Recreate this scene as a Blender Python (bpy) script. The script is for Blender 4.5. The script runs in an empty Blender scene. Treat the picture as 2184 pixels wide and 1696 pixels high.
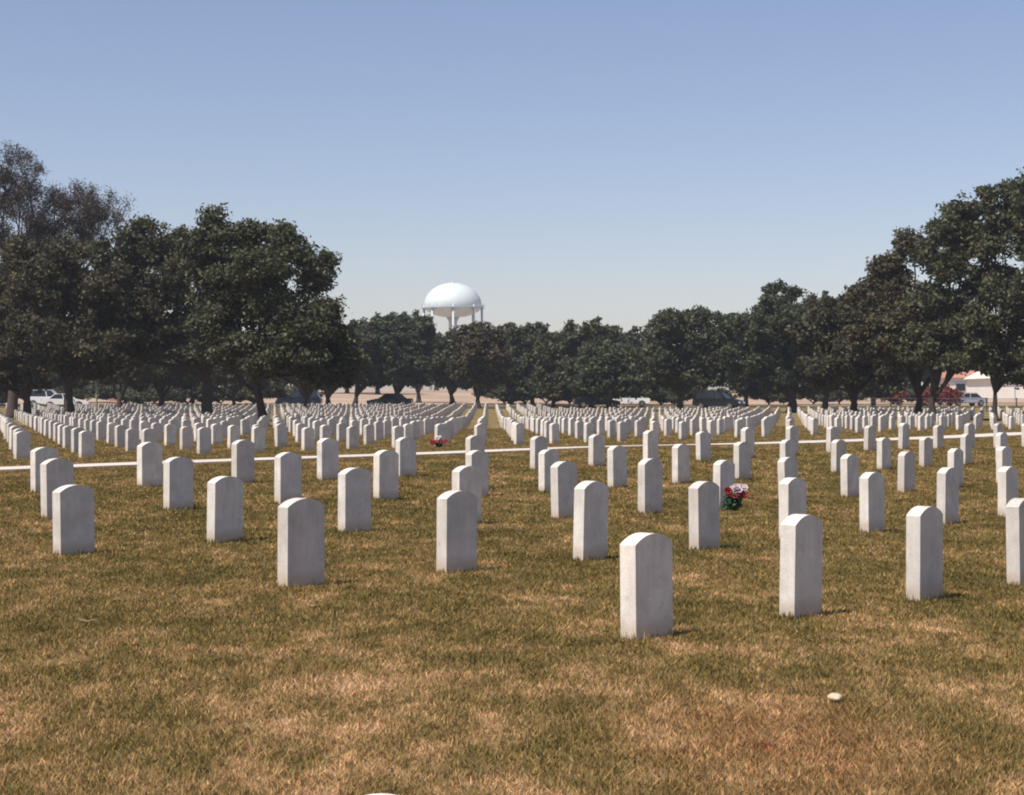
import bpy, bmesh, math, random
import numpy as np
from mathutils import Vector, Matrix, Euler

# ------------------------------------------------------------------ camera, sky, sun
scene = bpy.context.scene
F = 3668.0            # focal length in units of a 2184 px wide frame
HX, HY = 1092.0, 848.0
CAMZ = 1.30
AL = math.radians(49.54)
U = np.array([math.cos(AL), math.sin(AL)])      # direction of the grave rows
NF = np.array([math.sin(AL), -math.cos(AL)])    # the way the stones face
PB = -NF                                        # from row to row, away from the camera

cam_d = bpy.data.cameras.new('camera')
cam = bpy.data.objects.new('camera', cam_d)
scene.collection.objects.link(cam)
cam.location = (0, 0, CAMZ)
cam.rotation_euler = (math.radians(90), 0, 0)
cam_d.sensor_width = 36.0
cam_d.lens = F / 2184 * 36
cam_d.clip_start = 0.1
cam_d.clip_end = 6000
scene.camera = cam
scene.render.resolution_x, scene.render.resolution_y = 1024, 795

SUN_EL = math.radians(58)
sh = U * math.cos(math.radians(6)) + NF * math.sin(math.radians(6))   # shadows fall this way
w = bpy.data.worlds.new('World'); scene.world = w; w.use_nodes = True
nt = w.node_tree
sky = nt.nodes.new('ShaderNodeTexSky'); sky.sky_type = 'NISHITA'; sky.sun_disc = False
sky.sun_elevation = SUN_EL
sky.sun_rotation = math.atan2(-sh[0], -sh[1])
sky.air_density = 1.0; sky.dust_density = 0.6; sky.ozone_density = 4.0; sky.altitude = 100
bg = nt.nodes['Background']; bg.inputs['Strength'].default_value = 0.10
tint = nt.nodes.new('ShaderNodeMix'); tint.data_type = 'RGBA'; tint.blend_type = 'MULTIPLY'; tint.inputs[0].default_value = 1.0
tint.inputs[7].default_value = (1.17, 0.97, 0.94, 1)
nt.links.new(sky.outputs[0], tint.inputs[6]); nt.links.new(tint.outputs[2], bg.inputs[0])
sd = bpy.data.lights.new('sun', 'SUN'); sd.energy = 4.8; sd.angle = math.radians(0.55); sd.color = (1.0, 0.93, 0.84)
so = bpy.data.objects.new('sun', sd); scene.collection.objects.link(so)
so.location = (-20, -20, 40)
so.rotation_euler = Vector((sh[0]*math.cos(SUN_EL), sh[1]*math.cos(SUN_EL), -math.sin(SUN_EL))).to_track_quat('-Z', 'Y').to_euler()
scene.view_settings.view_transform = 'Standard'
scene.view_settings.look = 'None'
scene.view_settings.exposure = 0.35
scene.view_settings.gamma = 1.0
scene.cycles.filter_width = 2.0

COL = scene.collection
rnd = random.Random(7)
rng = np.random.default_rng(7)

# ------------------------------------------------------------------ terrain
STONES = [(3,0,-3.527,13.853,1.266,0.563),(3,1,-2.513,15.052,1.259,0.577),(3,2,-1.488,16.25,1.281,0.608),(3,3,-0.46,17.448,1.272,0.596),(3,4,0.571,18.646,1.32,0.624),(3,5,1.594,19.844,1.373,0.641),(3,6,2.59,21.043,1.353,0.596),(3,7,3.581,22.241,1.354,0.596),(3,8,4.607,23.439,1.352,0.591),(3,9,5.646,24.637,1.361,0.589),(3,10,6.658,25.835,1.371,0.596),(3,11,7.732,27.034,1.37,0.596),
(4,0,-4.598,17.408,1.232,0.606),(4,1,-3.609,18.607,1.207,0.573),(4,2,-2.579,19.805,1.228,0.596),(4,3,-1.541,21.003,1.25,0.609),(4,4,-0.451,22.201,1.28,0.596),(4,5,0.502,23.399,1.28,0.584),(4,6,1.509,24.598,1.312,0.608),(4,7,2.535,25.796,1.293,0.597),(4,8,3.615,26.994,1.295,0.596),(4,9,4.52,28.192,1.303,0.596),(4,10,5.577,29.39,1.275,0.57),(4,11,6.614,30.589,1.286,0.577),(4,12,7.645,31.787,1.267,0.557),(4,13,8.709,32.985,1.334,0.596),
(5,0,-5.704,20.986,1.147,0.552),(5,1,-4.672,22.184,1.165,0.584),(5,2,-3.657,23.382,1.164,0.596),(5,3,-2.631,24.58,1.178,0.602),(5,4,-1.591,25.779,1.187,0.596),(5,5,-0.58,26.977,1.207,0.596),(5,6,0.437,28.175,1.163,0.551),(5,7,1.447,29.373,1.161,0.551),(5,8,2.464,30.571,1.205,0.596),(5,9,3.54,31.77,1.139,0.551),(5,10,4.519,32.968,1.198,0.596),(5,11,5.561,34.166,1.183,0.596),(5,12,6.588,35.364,1.102,0.551),(5,13,7.602,36.562,1.115,0.551),(5,14,8.597,37.761,1.204,0.596),(5,15,9.66,38.959,1.155,0.551),
(2,0,-1.415,11.543,1.269,0.596),(2,1,-0.409,12.742,1.307,0.605),(2,2,0.633,13.94,1.326,0.641),(2,3,1.696,15.138,1.315,0.601),(2,4,2.665,16.336,1.34,0.596),(2,5,3.674,17.534,1.374,0.614),(2,6,4.745,18.733,1.403,0.621),(2,7,5.749,19.931,1.374,0.581),
(1,0,0.718,9.14,1.249,0.558),(1,1,1.735,10.338,1.335,0.616),(1,2,2.766,11.536,1.359,0.629),(1,3,3.782,12.735,1.402,0.641),(0,0,-0.24,3.18,1.326,0.574)]

_PY = [-4000, 0, 30, 48, 66, 90, 110, 138, 160, 182, 230, 300, 500, 4000]
_PZ = [1.28, 1.28, 1.26, 1.29, 1.31, 1.40, 1.44, 1.40, 1.22, 1.02, 0.2, -1.2, -2.2, -5.0]
def _mean(X, Y):
    a = sum(np.interp(Y + d, _PY, _PZ) for d in (-8, -4, 0, 4, 8)) / 5
    dip = 0.22 * np.exp(-((Y - 98) / 26.0) ** 2) * np.exp(-((X + 1) / 13.0) ** 2)
    return a + dip * (Y > 0)
_P = np.array([(s[2], s[3], s[4]) for s in STONES] + [(-10.2, 41, 1.29), (-2.1, 45, 1.29), (0, 48, 1.31), (7.2, 57, 1.30), (14, 63, 1.25), (10, 59, 1.30)])
_R = _P[:, 2] - _mean(_P[:, 0], _P[:, 1])
def _K(a, b):
    L = 4.5
    return 0.08 ** 2 * np.exp(-((a[:, None, 0] - b[None, :, 0]) ** 2 + (a[:, None, 1] - b[None, :, 1]) ** 2) / (2 * L * L))
_W = np.linalg.solve(_K(_P, _P) + 0.02 ** 2 * np.eye(len(_P)), _R)
def ground_z(X, Y):
    X = np.atleast_1d(np.asarray(X, float)); Y = np.atleast_1d(np.asarray(Y, float))
    q = np.stack([X.ravel(), Y.ravel()], 1)
    out = np.empty(len(q))
    for i in range(0, len(q), 20000):
        s = q[i:i + 20000]
        out[i:i + 20000] = _mean(s[:, 0], s[:, 1]) + _K(s, _P) @ _W
    return CAMZ - out.reshape(X.shape)
def gz(x, y): return float(ground_z([x], [y])[0])

# ------------------------------------------------------------------ node helpers
def mat(name):
    m = bpy.data.materials.new(name); m.use_nodes = True
    return m, m.node_tree, m.node_tree.nodes['Principled BSDF']
def N(t, kind, **kw):
    n = t.nodes.new(kind)
    for k, v in kw.items():
        if k in n.inputs.keys() if hasattr(n.inputs, 'keys') else False: n.inputs[k].default_value = v
        else: setattr(n, k, v)
    return n
def noise(t, vec, scale, detail=4, rough=0.55):
    n = t.nodes.new('ShaderNodeTexNoise')
    n.inputs['Scale'].default_value = scale; n.inputs['Detail'].default_value = detail; n.inputs['Roughness'].default_value = rough
    if vec is not None: t.links.new(vec, n.inputs['Vector'])
    return n.outputs['Fac']
def ramp(t, fac, stops, interp='LINEAR'):
    r = t.nodes.new('ShaderNodeValToRGB'); r.color_ramp.interpolation = interp
    while len(r.color_ramp.elements) < len(stops): r.color_ramp.elements.new(0.5)
    for e, (p, c) in zip(r.color_ramp.elements, stops):
        e.position = p; e.color = (c[0], c[1], c[2], 1) if not isinstance(c, (int, float)) else (c, c, c, 1)
    t.links.new(fac, r.inputs['Fac'])
    return r.outputs['Color']
def mix(t, a, b, fac, mode='MIX'):
    m = t.nodes.new('ShaderNodeMix'); m.data_type = 'RGBA'; m.blend_type = mode
    for sock, v in ((m.inputs['Factor'], fac), (m.inputs['A'], a), (m.inputs['B'], b)):
        sock = {'Factor': m.inputs[0], 'A': m.inputs[6], 'B': m.inputs[7]}[sock.name]
        if isinstance(v, (int, float)): sock.default_value = v
        elif isinstance(v, tuple): sock.default_value = (*v, 1)
        else: t.links.new(v, sock)
    return m.outputs[2]
def mathn(t, op, a, b=None):
    m = t.nodes.new('ShaderNodeMath'); m.operation = op
    for i, v in enumerate((a, b)):
        if v is None: continue
        if isinstance(v, (int, float)): m.inputs[i].default_value = v
        else: t.links.new(v, m.inputs[i])
    return m.outputs[0]
def bump(t, b, h, strength, dist=0.01):
    n = t.nodes.new('ShaderNodeBump'); n.inputs['Strength'].default_value = strength; n.inputs['Distance'].default_value = dist
    t.links.new(h, n.inputs['Height']); t.links.new(n.outputs[0], b.inputs['Normal'])
def simple(name, col, rough=0.6, metal=0.0, var=0.12, scale=6.0):
    m, t, b = mat(name)
    tc = t.nodes.new('ShaderNodeTexCoord')
    f = noise(t, tc.outputs['Object'], scale)
    c = ramp(t, f, [(0.3, tuple(x * (1 - var) for x in col)), (0.7, tuple(min(1, x * (1 + var)) for x in col))])
    t.links.new(c, b.inputs['Base Color'])
    b.inputs['Roughness'].default_value = rough; b.inputs['Metallic'].default_value = metal
    return m

# the colour of the lawn where it stands: green and dry straw patches
def lawn_group():
    g = bpy.data.node_groups.new('lawn_colour', 'ShaderNodeTree')
    g.interface.new_socket('Color', in_out='OUTPUT', socket_type='NodeSocketColor')
    g.interface.new_socket('Dry', in_out='OUTPUT', socket_type='NodeSocketFloat')
    out = g.nodes.new('NodeGroupOutput')
    geo = g.nodes.new('ShaderNodeNewGeometry')
    mp = g.nodes.new('ShaderNodeMapping'); mp.inputs['Scale'].default_value = (0.8, 0.42, 0.0)
    mp.inputs['Rotation'].default_value = (0, 0, 0.25)
    g.links.new(geo.outputs['Position'], mp.inputs['Vector'])
    sx = g.nodes.new('ShaderNodeSeparateXYZ'); g.links.new(geo.outputs['Position'], sx.inputs[0])
    a = noise(g, mp.outputs[0], 1.25, 6, 0.66)
    b = noise(g, mp.outputs[0], 5.0, 4, 0.6)
    c = noise(g, geo.outputs['Position'], 22.0, 3, 0.6)
    s = mathn(g, 'ADD', mathn(g, 'MULTIPLY', a, 0.55), mathn(g, 'ADD', mathn(g, 'MULTIPLY', b, 0.27), mathn(g, 'MULTIPLY', c, 0.18)))
    # the lawn is drier and worn close to the path's near side of the plot (towards the camera)
    mr = g.nodes.new('ShaderNodeMapRange'); mr.inputs['From Min'].default_value = 6; mr.inputs['From Max'].default_value = 14
    mr.inputs['To Min'].default_value = 0.035; mr.inputs['To Max'].default_value = -0.028
    g.links.new(sx.outputs['Y'], mr.inputs['Value'])
    s = mathn(g, 'ADD', s, mr.outputs[0])
    col = ramp(g, s, [(0.39, (0.135, 0.108, 0.038)), (0.47, (0.205, 0.152, 0.056)), (0.53, (0.28, 0.195, 0.085)), (0.60, (0.44, 0.29, 0.15)), (0.69, (0.60, 0.42, 0.27))])
    # worn brown spots of bare earth
    d = noise(g, geo.outputs['Position'], 0.55, 6, 0.7)
    e = ramp(g, d, [(0.66, 0.0), (0.74, 1.0)])
    col = mix(g, col, (0.20, 0.10, 0.055), e)
    # a small spot of bare reddish earth, and the scuffed dry turf about it
    for (ex, ey, r0, r1, ec, am) in ((0.93, 6.25, 0.02, 0.085, (0.13, 0.045, 0.025), 0.9), (1.0, 6.35, 0.1, 0.75, (0.36, 0.19, 0.095), 0.55)):
        dv = g.nodes.new('ShaderNodeVectorMath'); dv.operation = 'DISTANCE'
        mp2 = g.nodes.new('ShaderNodeMapping'); mp2.inputs['Scale'].default_value = (1, 0.55, 0)
        g.links.new(geo.outputs['Position'], mp2.inputs['Vector']); g.links.new(mp2.outputs[0], dv.inputs[0]); dv.inputs[1].default_value = (ex, ey * 0.55, 0)
        dd = mathn(g, 'ADD', dv.outputs['Value'], mathn(g, 'MULTIPLY', mathn(g, 'SUBTRACT', b, 0.5), r1 * 1.2))
        q = g.nodes.new('ShaderNodeMapRange'); q.inputs['From Min'].default_value = r1; q.inputs['From Max'].default_value = r0
        q.inputs['To Max'].default_value = am; g.links.new(dd, q.inputs['Value'])
        col = mix(g, col, ec, q.outputs[0])
    # far dry meadow beyond the road
    fr = g.nodes.new('ShaderNodeMapRange'); fr.inputs['From Min'].default_value = 188; fr.inputs['From Max'].default_value = 200
    g.links.new(sx.outputs['Y'], fr.inputs['Value'])
    n2 = noise(g, geo.outputs['Position'], 0.06, 4)
    far = ramp(g, n2, [(0.35, (0.34, 0.24, 0.17)), (0.65, (0.48, 0.36, 0.27))])
    col = mix(g, col, far, fr.outputs[0])
    g.links.new(col, out.inputs['Color']); g.links.new(s, out.inputs['Dry'])
    return g
LAWN = lawn_group()

def m_ground():
    m, t, b = mat('lawn_soil')
    gr = t.nodes.new('ShaderNodeGroup'); gr.node_tree = LAWN
    geo = t.nodes.new('ShaderNodeNewGeometry')
    f = noise(t, geo.outputs['Position'], 60, 4, 0.7)
    f2 = noise(t, geo.outputs['Position'], 9, 4, 0.7)
    c = mix(t, gr.outputs[0], ramp(t, f, [(0.3, 0.55), (0.7, 1.25)]), 0.8, 'MULTIPLY')
    c = mix(t, c, ramp(t, f2, [(0.35, 0.8), (0.65, 1.12)]), 0.7, 'MULTIPLY')
    t.links.new(c, b.inputs['Base Color']); b.inputs['Roughness'].default_value = 0.95
    b.inputs['Specular IOR Level'].default_value = 0.1
    bump(t, b, f, 0.9, 0.03)
    return m
def m_blades():
    m, t, b = mat('grass_blades')
    gr = t.nodes.new('ShaderNodeGroup'); gr.node_tree = LAWN
    at = t.nodes.new('ShaderNodeAttribute'); at.attribute_name = 'var'
    c = mix(t, gr.outputs[0], ramp(t, at.outputs['Fac'], [(0.0, (0.55, 0.62, 0.5)), (0.4, (0.95, 0.98, 0.9)), (0.8, (1.4, 1.3, 1.25)), (1.0, (2.1, 1.9, 1.8))]), 1.0, 'MULTIPLY')
    t.links.new(c, b.inputs['Base Color']); b.inputs['Roughness'].default_value = 0.8
    b.inputs['Specular IOR Level'].default_value = 0.15
    tr = t.nodes.new('ShaderNodeBsdfTranslucent'); t.links.new(c, tr.inputs['Color'])
    ms = t.nodes.new('ShaderNodeMixShader'); ms.inputs[0].default_value = 0.3
    out = t.nodes['Material Output']
    t.links.new(b.outputs[0], ms.inputs[1]); t.links.new(tr.outputs[0], ms.inputs[2]); t.links.new(ms.outputs[0], out.inputs['Surface'])
    return m
def m_marble():
    m, t, b = mat('white_marble')
    oi = t.nodes.new('ShaderNodeObjectInfo'); tc = t.nodes.new('ShaderNodeTexCoord')
    ad = t.nodes.new('ShaderNodeVectorMath'); ad.operation = 'ADD'
    t.links.new(tc.outputs['Object'], ad.inputs[0]); t.links.new(oi.outputs['Location'], ad.inputs[1])
    v = ad.outputs[0]
    f = noise(t, v, 5, 6, 0.65)
    mp = t.nodes.new('ShaderNodeMapping'); mp.inputs['Scale'].default_value = (9, 9, 1.2); t.links.new(v, mp.inputs['Vector'])
    st = noise(t, mp.outputs[0], 3, 5, 0.6)
    fine = noise(t, v, 120, 3, 0.7)
    c = ramp(t, f, [(0.3, (0.58, 0.54, 0.49)), (0.7, (0.80, 0.745, 0.68))])
    c = mix(t, c, ramp(t, st, [(0.38, 0.84), (0.6, 1.03)]), 0.45, 'MULTIPLY')
    c = mix(t, c, ramp(t, fine, [(0.3, 0.82), (0.7, 1.1)]), 0.9, 'MULTIPLY')
    lich = noise(t, v, 16, 5, 0.75)
    c = mix(t, c, (0.33, 0.31, 0.27), ramp(t, lich, [(0.60, 0.0), (0.72, 0.6)]))
    c = mix(t, c, ramp(t, oi.outputs['Random'], [(0, (0.80, 0.79, 0.78)), (0.5, (0.93, 0.93, 0.93)), (1, (1.05, 1.03, 1.0))]), 1.0, 'MULTIPLY')
    # soil splashed on the foot of the stone
    s = t.nodes.new('ShaderNodeSeparateXYZ'); t.links.new(tc.outputs['Object'], s.inputs[0])
    h = mathn(t, 'ADD', s.outputs['Z'], mathn(t, 'MULTIPLY', st, -0.12))
    k = ramp(t, h, [(0.0, 0.55), (0.07, 0.0)])
    c = mix(t, c, (0.42, 0.32, 0.22), k)
    t.links.new(c, b.inputs['Base Color']); b.inputs['Roughness'].default_value = 0.75
    b.inputs['Specular IOR Level'].default_value = 0.25
    bump(t, b, fine, 0.35, 0.004)
    return m
def m_concrete():
    m, t, b = mat('pale_concrete')
    geo = t.nodes.new('ShaderNodeNewGeometry')
    f = noise(t, geo.outputs['Position'], 1.1, 6, 0.6); f2 = noise(t, geo.outputs['Position'], 40, 3)
    c = ramp(t, f, [(0.3, (0.52, 0.46, 0.40)), (0.7, (0.64, 0.57, 0.50))])
    c = mix(t, c, ramp(t, f2, [(0.3, 0.85), (0.7, 1.08)]), 0.7, 'MULTIPLY')
    d = t.nodes.new('ShaderNodeVectorMath'); d.operation = 'DOT_PRODUCT'
    t.links.new(geo.outputs['Position'], d.inputs[0]); d.inputs[1].default_value = (U[0], U[1], 0)
    fr = mathn(t, 'FRACT', mathn(t, 'MULTIPLY', d.outputs['Value'], 1 / 1.52))
    j = mathn(t, 'LESS_THAN', fr, 0.02)
    c = mix(t, c, (0.15, 0.13, 0.11), j)
    t.links.new(c, b.inputs['Base Color']); b.inputs['Roughness'].default_value = 0.9
    return m
def m_leaf(name, dark, mid, light):
    m, t, b = mat(name)
    at = t.nodes.new('ShaderNodeAttribute'); at.attribute_name = 'var'
    oi = t.nodes.new('ShaderNodeObjectInfo')
    c = ramp(t, at.outputs['Fac'], [(0.0, dark), (0.5, mid), (1.0, light)])
    c = mix(t, c, ramp(t, oi.outputs['Random'], [(0, (0.85, 0.9, 0.85)), (1, (1.15, 1.06, 1.0))]), 1.0, 'MULTIPLY')
    t.links.new(c, b.inputs['Base Color']); b.inputs['Roughness'].default_value = 0.6
    b.inputs['Specular IOR Level'].default_value = 0.3
    tr = t.nodes.new('ShaderNodeBsdfTranslucent'); t.links.new(c, tr.inputs['Color'])
    ms = t.nodes.new('ShaderNodeMixShader'); ms.inputs[0].default_value = 0.22
    t.links.new(b.outputs[0], ms.inputs[1]); t.links.new(tr.outputs[0], ms.inputs[2]); t.links.new(ms.outputs[0], t.nodes['Material Output'].inputs['Surface'])
    return m
def m_bark(name, c0, c1):
    m, t, b = mat(name)
    tc = t.nodes.new('ShaderNodeTexCoord')
    mp = t.nodes.new('ShaderNodeMapping'); mp.inputs['Scale'].default_value = (6, 6, 1.2); t.links.new(tc.outputs['Object'], mp.inputs['Vector'])
    f = noise(t, mp.outputs[0], 2.5, 6, 0.7)
    t.links.new(ramp(t, f, [(0.35, c0), (0.65, c1)]), b.inputs['Base Color']); b.inputs['Roughness'].default_value = 0.95
    bump(t, b, f, 0.8, 0.05)
    return m
M = dict(ground=m_ground(), blades=m_blades(), marble=m_marble(), concrete=m_concrete(),
    oak=m_leaf('oak_leaves', (0.024, 0.032, 0.018), (0.058, 0.067, 0.034), (0.125, 0.128, 0.070)),
    oakbrown=m_leaf('brownish_leaves', (0.026, 0.027, 0.017), (0.060, 0.056, 0.030), (0.145, 0.122, 0.068)),
    purple=m_leaf('twig_buds', (0.035, 0.026, 0.024), (0.058, 0.044, 0.038), (0.085, 0.066, 0.054)),
    redleaf=m_leaf('red_leaves', (0.10, 0.02, 0.02), (0.24, 0.05, 0.045), (0.42, 0.12, 0.10)),
    bark=m_bark('dark_bark', (0.022, 0.018, 0.015), (0.06, 0.048, 0.038)),
    palebark=m_bark('pale_bark', (0.20, 0.18, 0.15), (0.36, 0.32, 0.27)),
    asphalt=simple('asphalt', (0.055, 0.054, 0.052), 0.95, scale=3),
    tank=simple('white_tank_paint', (0.56, 0.63, 0.64), 0.5, var=0.03, scale=0.3),
    tanksteel=simple('grey_steel_paint', (0.42, 0.48, 0.51), 0.5, var=0.06, scale=0.5),
    wall=simple('white_render', (0.74, 0.69, 0.62), 0.85, var=0.05, scale=0.7),
    roof=simple('roof_sheet', (0.52, 0.45, 0.40), 0.6, var=0.08, scale=0.8),
    brick=simple('pink_brick', (0.42, 0.20, 0.14), 0.9, var=0.2, scale=2.5),
    darkwin=simple('dark_glass', (0.02, 0.025, 0.03), 0.08, var=0.1),
    iron=simple('dark_iron', (0.05, 0.045, 0.04), 0.6),
    tyre=simple('tyre_rubber', (0.02, 0.02, 0.02), 0.85),
    rim=simple('wheel_rim', (0.45, 0.45, 0.46), 0.3, 0.9),
    lamp=simple('lamp_glass', (0.85, 0.85, 0.82), 0.05, var=0.02),
    redlamp=simple('red_lamp_glass', (0.4, 0.02, 0.02), 0.1, var=0.02),
    black_paint=simple('black_car_paint', (0.016, 0.018, 0.022), 0.2, 0.3, scale=1),
    navy_paint=simple('navy_car_paint', (0.02, 0.028, 0.045), 0.2, 0.3, scale=1),
    green_paint=simple('dark_green_car_paint', (0.02, 0.032, 0.026), 0.2, 0.3, scale=1),
    white_paint=simple('white_car_paint', (0.78, 0.76, 0.73), 0.25, var=0.02, scale=1),
    silver_paint=simple('silver_car_paint', (0.55, 0.55, 0.56), 0.25, 0.6, var=0.03, scale=1),
    red_flower=simple('red_petals', (0.24, 0.018, 0.02), 0.7, var=0.3, scale=60),
    white_flower=simple('white_petals', (0.55, 0.45, 0.46), 0.7, var=0.08, scale=60),
    stemgreen=simple('dark_green_leaves', (0.03, 0.075, 0.035), 0.6, var=0.4, scale=50),
    vase=simple('green_cone_vase', (0.03, 0.07, 0.04), 0.4, var=0.1, scale=8),
    palestone=simple('pale_stone', (0.50, 0.40, 0.28), 0.9, var=0.1, scale=40),
    straw=simple('dead_leaf', (0.42, 0.30, 0.18), 0.8, var=0.2, scale=40),
)

# ------------------------------------------------------------------ object helpers
def tag(o, label=None, cat=None, group=None, kind=None):
    if label: o['label'] = label
    if cat: o['category'] = cat
    if group: o['group'] = group
    if kind: o['kind'] = kind
    return o
def empty(name, loc, rz=0.0):
    o = bpy.data.objects.new(name, None); COL.objects.link(o); o.location = loc; o.rotation_euler = (0, 0, rz)
    o.empty_display_size = 0.3
    return o
def link(name, me, m, parent=None, loc=None):
    o = bpy.data.objects.new(name, me); COL.objects.link(o)
    if m is not None and not me.materials: me.materials.append(m)
    if parent: o.parent = parent
    if loc is not None: o.location = loc
    return o
def from_np(name, V, faces_n, idx, var=None, smooth=False):
    """V (n,3); faces all with faces_n corners; idx flat."""
    me = bpy.data.meshes.new(name)
    nf = len(idx) // faces_n
    me.vertices.add(len(V)); me.vertices.foreach_set('co', np.asarray(V, np.float32).ravel())
    me.loops.add(len(idx)); me.loops.foreach_set('vertex_index', np.asarray(idx, np.int32))
    me.polygons.add(nf); me.polygons.foreach_set('loop_start', np.arange(nf, dtype=np.int32) * faces_n)
    try: me.polygons.foreach_set('loop_total', np.full(nf, faces_n, np.int32))
    except Exception: pass
    me.polygons.foreach_set('use_smooth', np.full(nf, smooth))
    if var is not None:
        a = me.attributes.new('var', 'FLOAT', 'POINT'); a.data.foreach_set('value', np.asarray(var, np.float32))
    me.update(calc_edges=True)
    return me
def bm_mesh(name, bm, smooth=False):
    bmesh.ops.recalc_face_normals(bm, faces=bm.faces)
    me = bpy.data.meshes.new(name); bm.to_mesh(me); bm.free()
    if smooth: me.polygons.foreach_set('use_smooth', [True] * len(me.polygons))
    return me
def box(bm, c, s, rz=0.0):
    r = bmesh.ops.create_cube(bm, size=1.0, matrix=Matrix.Translation(c) @ Matrix.Rotation(rz, 4, 'Z') @ Matrix.Diagonal((*s, 1)))
    return r['verts']
def tube(bm, pts, radii, seg=8, cap=True):
    rings = []
    pts = [Vector(p) for p in pts]
    ref = Vector((1, 0, 0.13)).normalized()
    for i, p in enumerate(pts):
        d = (pts[min(i + 1, len(pts) - 1)] - pts[max(i - 1, 0)])
        d = d.normalized() if d.length > 1e-9 else Vector((0, 0, 1))
        a = d.cross(ref)
        if a.length < 0.05: a = d.cross(Vector((0, 1, 0)))
        a.normalize(); b = d.cross(a).normalized()
        rings.append([bm.verts.new(p + (a * math.cos(2*math.pi*k/seg) + b * math.sin(2*math.pi*k/seg)) * radii[i]) for k in range(seg)])
    for i in range(len(rings) - 1):
        for k in range(seg):
            bm.faces.new((rings[i][k], rings[i][(k+1) % seg], rings[i+1][(k+1) % seg], rings[i+1][k]))
    if cap:
        bm.faces.new(rings[0][::-1]); bm.faces.new(rings[-1])
def lathe(bm, prof, seg=48, c=(0, 0, 0)):
    rings = []
    for r, z in prof:
        rings.append([bm.verts.new((c[0] + r*math.cos(2*math.pi*k/seg), c[1] + r*math.sin(2*math.pi*k/seg), c[2] + z)) for k in range(seg)])
    for i in range(len(rings) - 1):
        for k in range(seg):
            bm.faces.new((rings[i][k], rings[i][(k+1) % seg], rings[i+1][(k+1) % seg], rings[i+1][k]))
    bm.faces.new(rings[0][::-1]); bm.faces.new(rings[-1])
def at(px, py, Y):
    """the point at distance Y seen at (px, py) of the 2184 px wide frame"""
    return ((px - HX) * Y / F, Y, CAMZ - (py - HY) * Y / F)

# ------------------------------------------------------------------ ground
def make_ground():
    def axis(lo, hi, n, k):
        s = np.linspace(-1, 1, n); v = np.sinh(s * k) / math.sinh(k)
        return np.where(v < 0, -v * lo, v * hi)
    xs = axis(-900, 900, 260, 5.6)
    t = np.linspace(0, 1, 330)
    ys = np.concatenate([[-300, -120, -60, -20, -5], 1 + (np.exp(t * 7.0) - 1) / (math.exp(7.0) - 1) * 1299])
    ys = np.unique(np.concatenate([ys, np.arange(0, 60, 0.5), np.arange(60, 320, 4)]))
    Xg, Yg = np.meshgrid(xs, ys)
    Zg = ground_z(Xg, Yg)
    V = np.stack([Xg.ravel(), Yg.ravel(), Zg.ravel()], 1)
    ny, nx = Xg.shape
    i = np.arange(ny - 1)[:, None] * nx + np.arange(nx - 1)[None, :]
    idx = np.stack([i, i + 1, i + nx + 1, i + nx], -1).ravel()
    o = link('ground', from_np('ground', V, 4, idx, smooth=True), M['ground'])
    tag(o, kind='structure')
make_ground()

def strip(name, m, perp0, half, a0, a1, step, lift, dirv=U, perpv=PB):
    bm = bmesh.new(); prev = None
    for a in np.arange(a0, a1, step):
        row = []
        for s in (-1, 1):
            p = dirv * a + perpv * (perp0 + s * half)
            z = gz(*p)
            row += [bm.verts.new((p[0], p[1], z - 0.15)), bm.verts.new((p[0], p[1], z + lift))]
        if prev:
            bm.faces.new((prev[1], row[1], row[3], prev[3]))
            bm.faces.new((prev[0], row[0], row[1], prev[1])); bm.faces.new((prev[3], row[3], row[2], prev[2]))
        prev = row
    return tag(link(name, bm_mesh(name, bm), m), kind='structure')
strip('path', M['concrete'], 25.15, 0.78, -25, 110, 0.7, 0.035)
strip('road', M['asphalt'], 181, 3.4, -140, 140, 4, 0.05, np.array([1.0, 0.0]), np.array([0.0, 1.0]))

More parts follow.
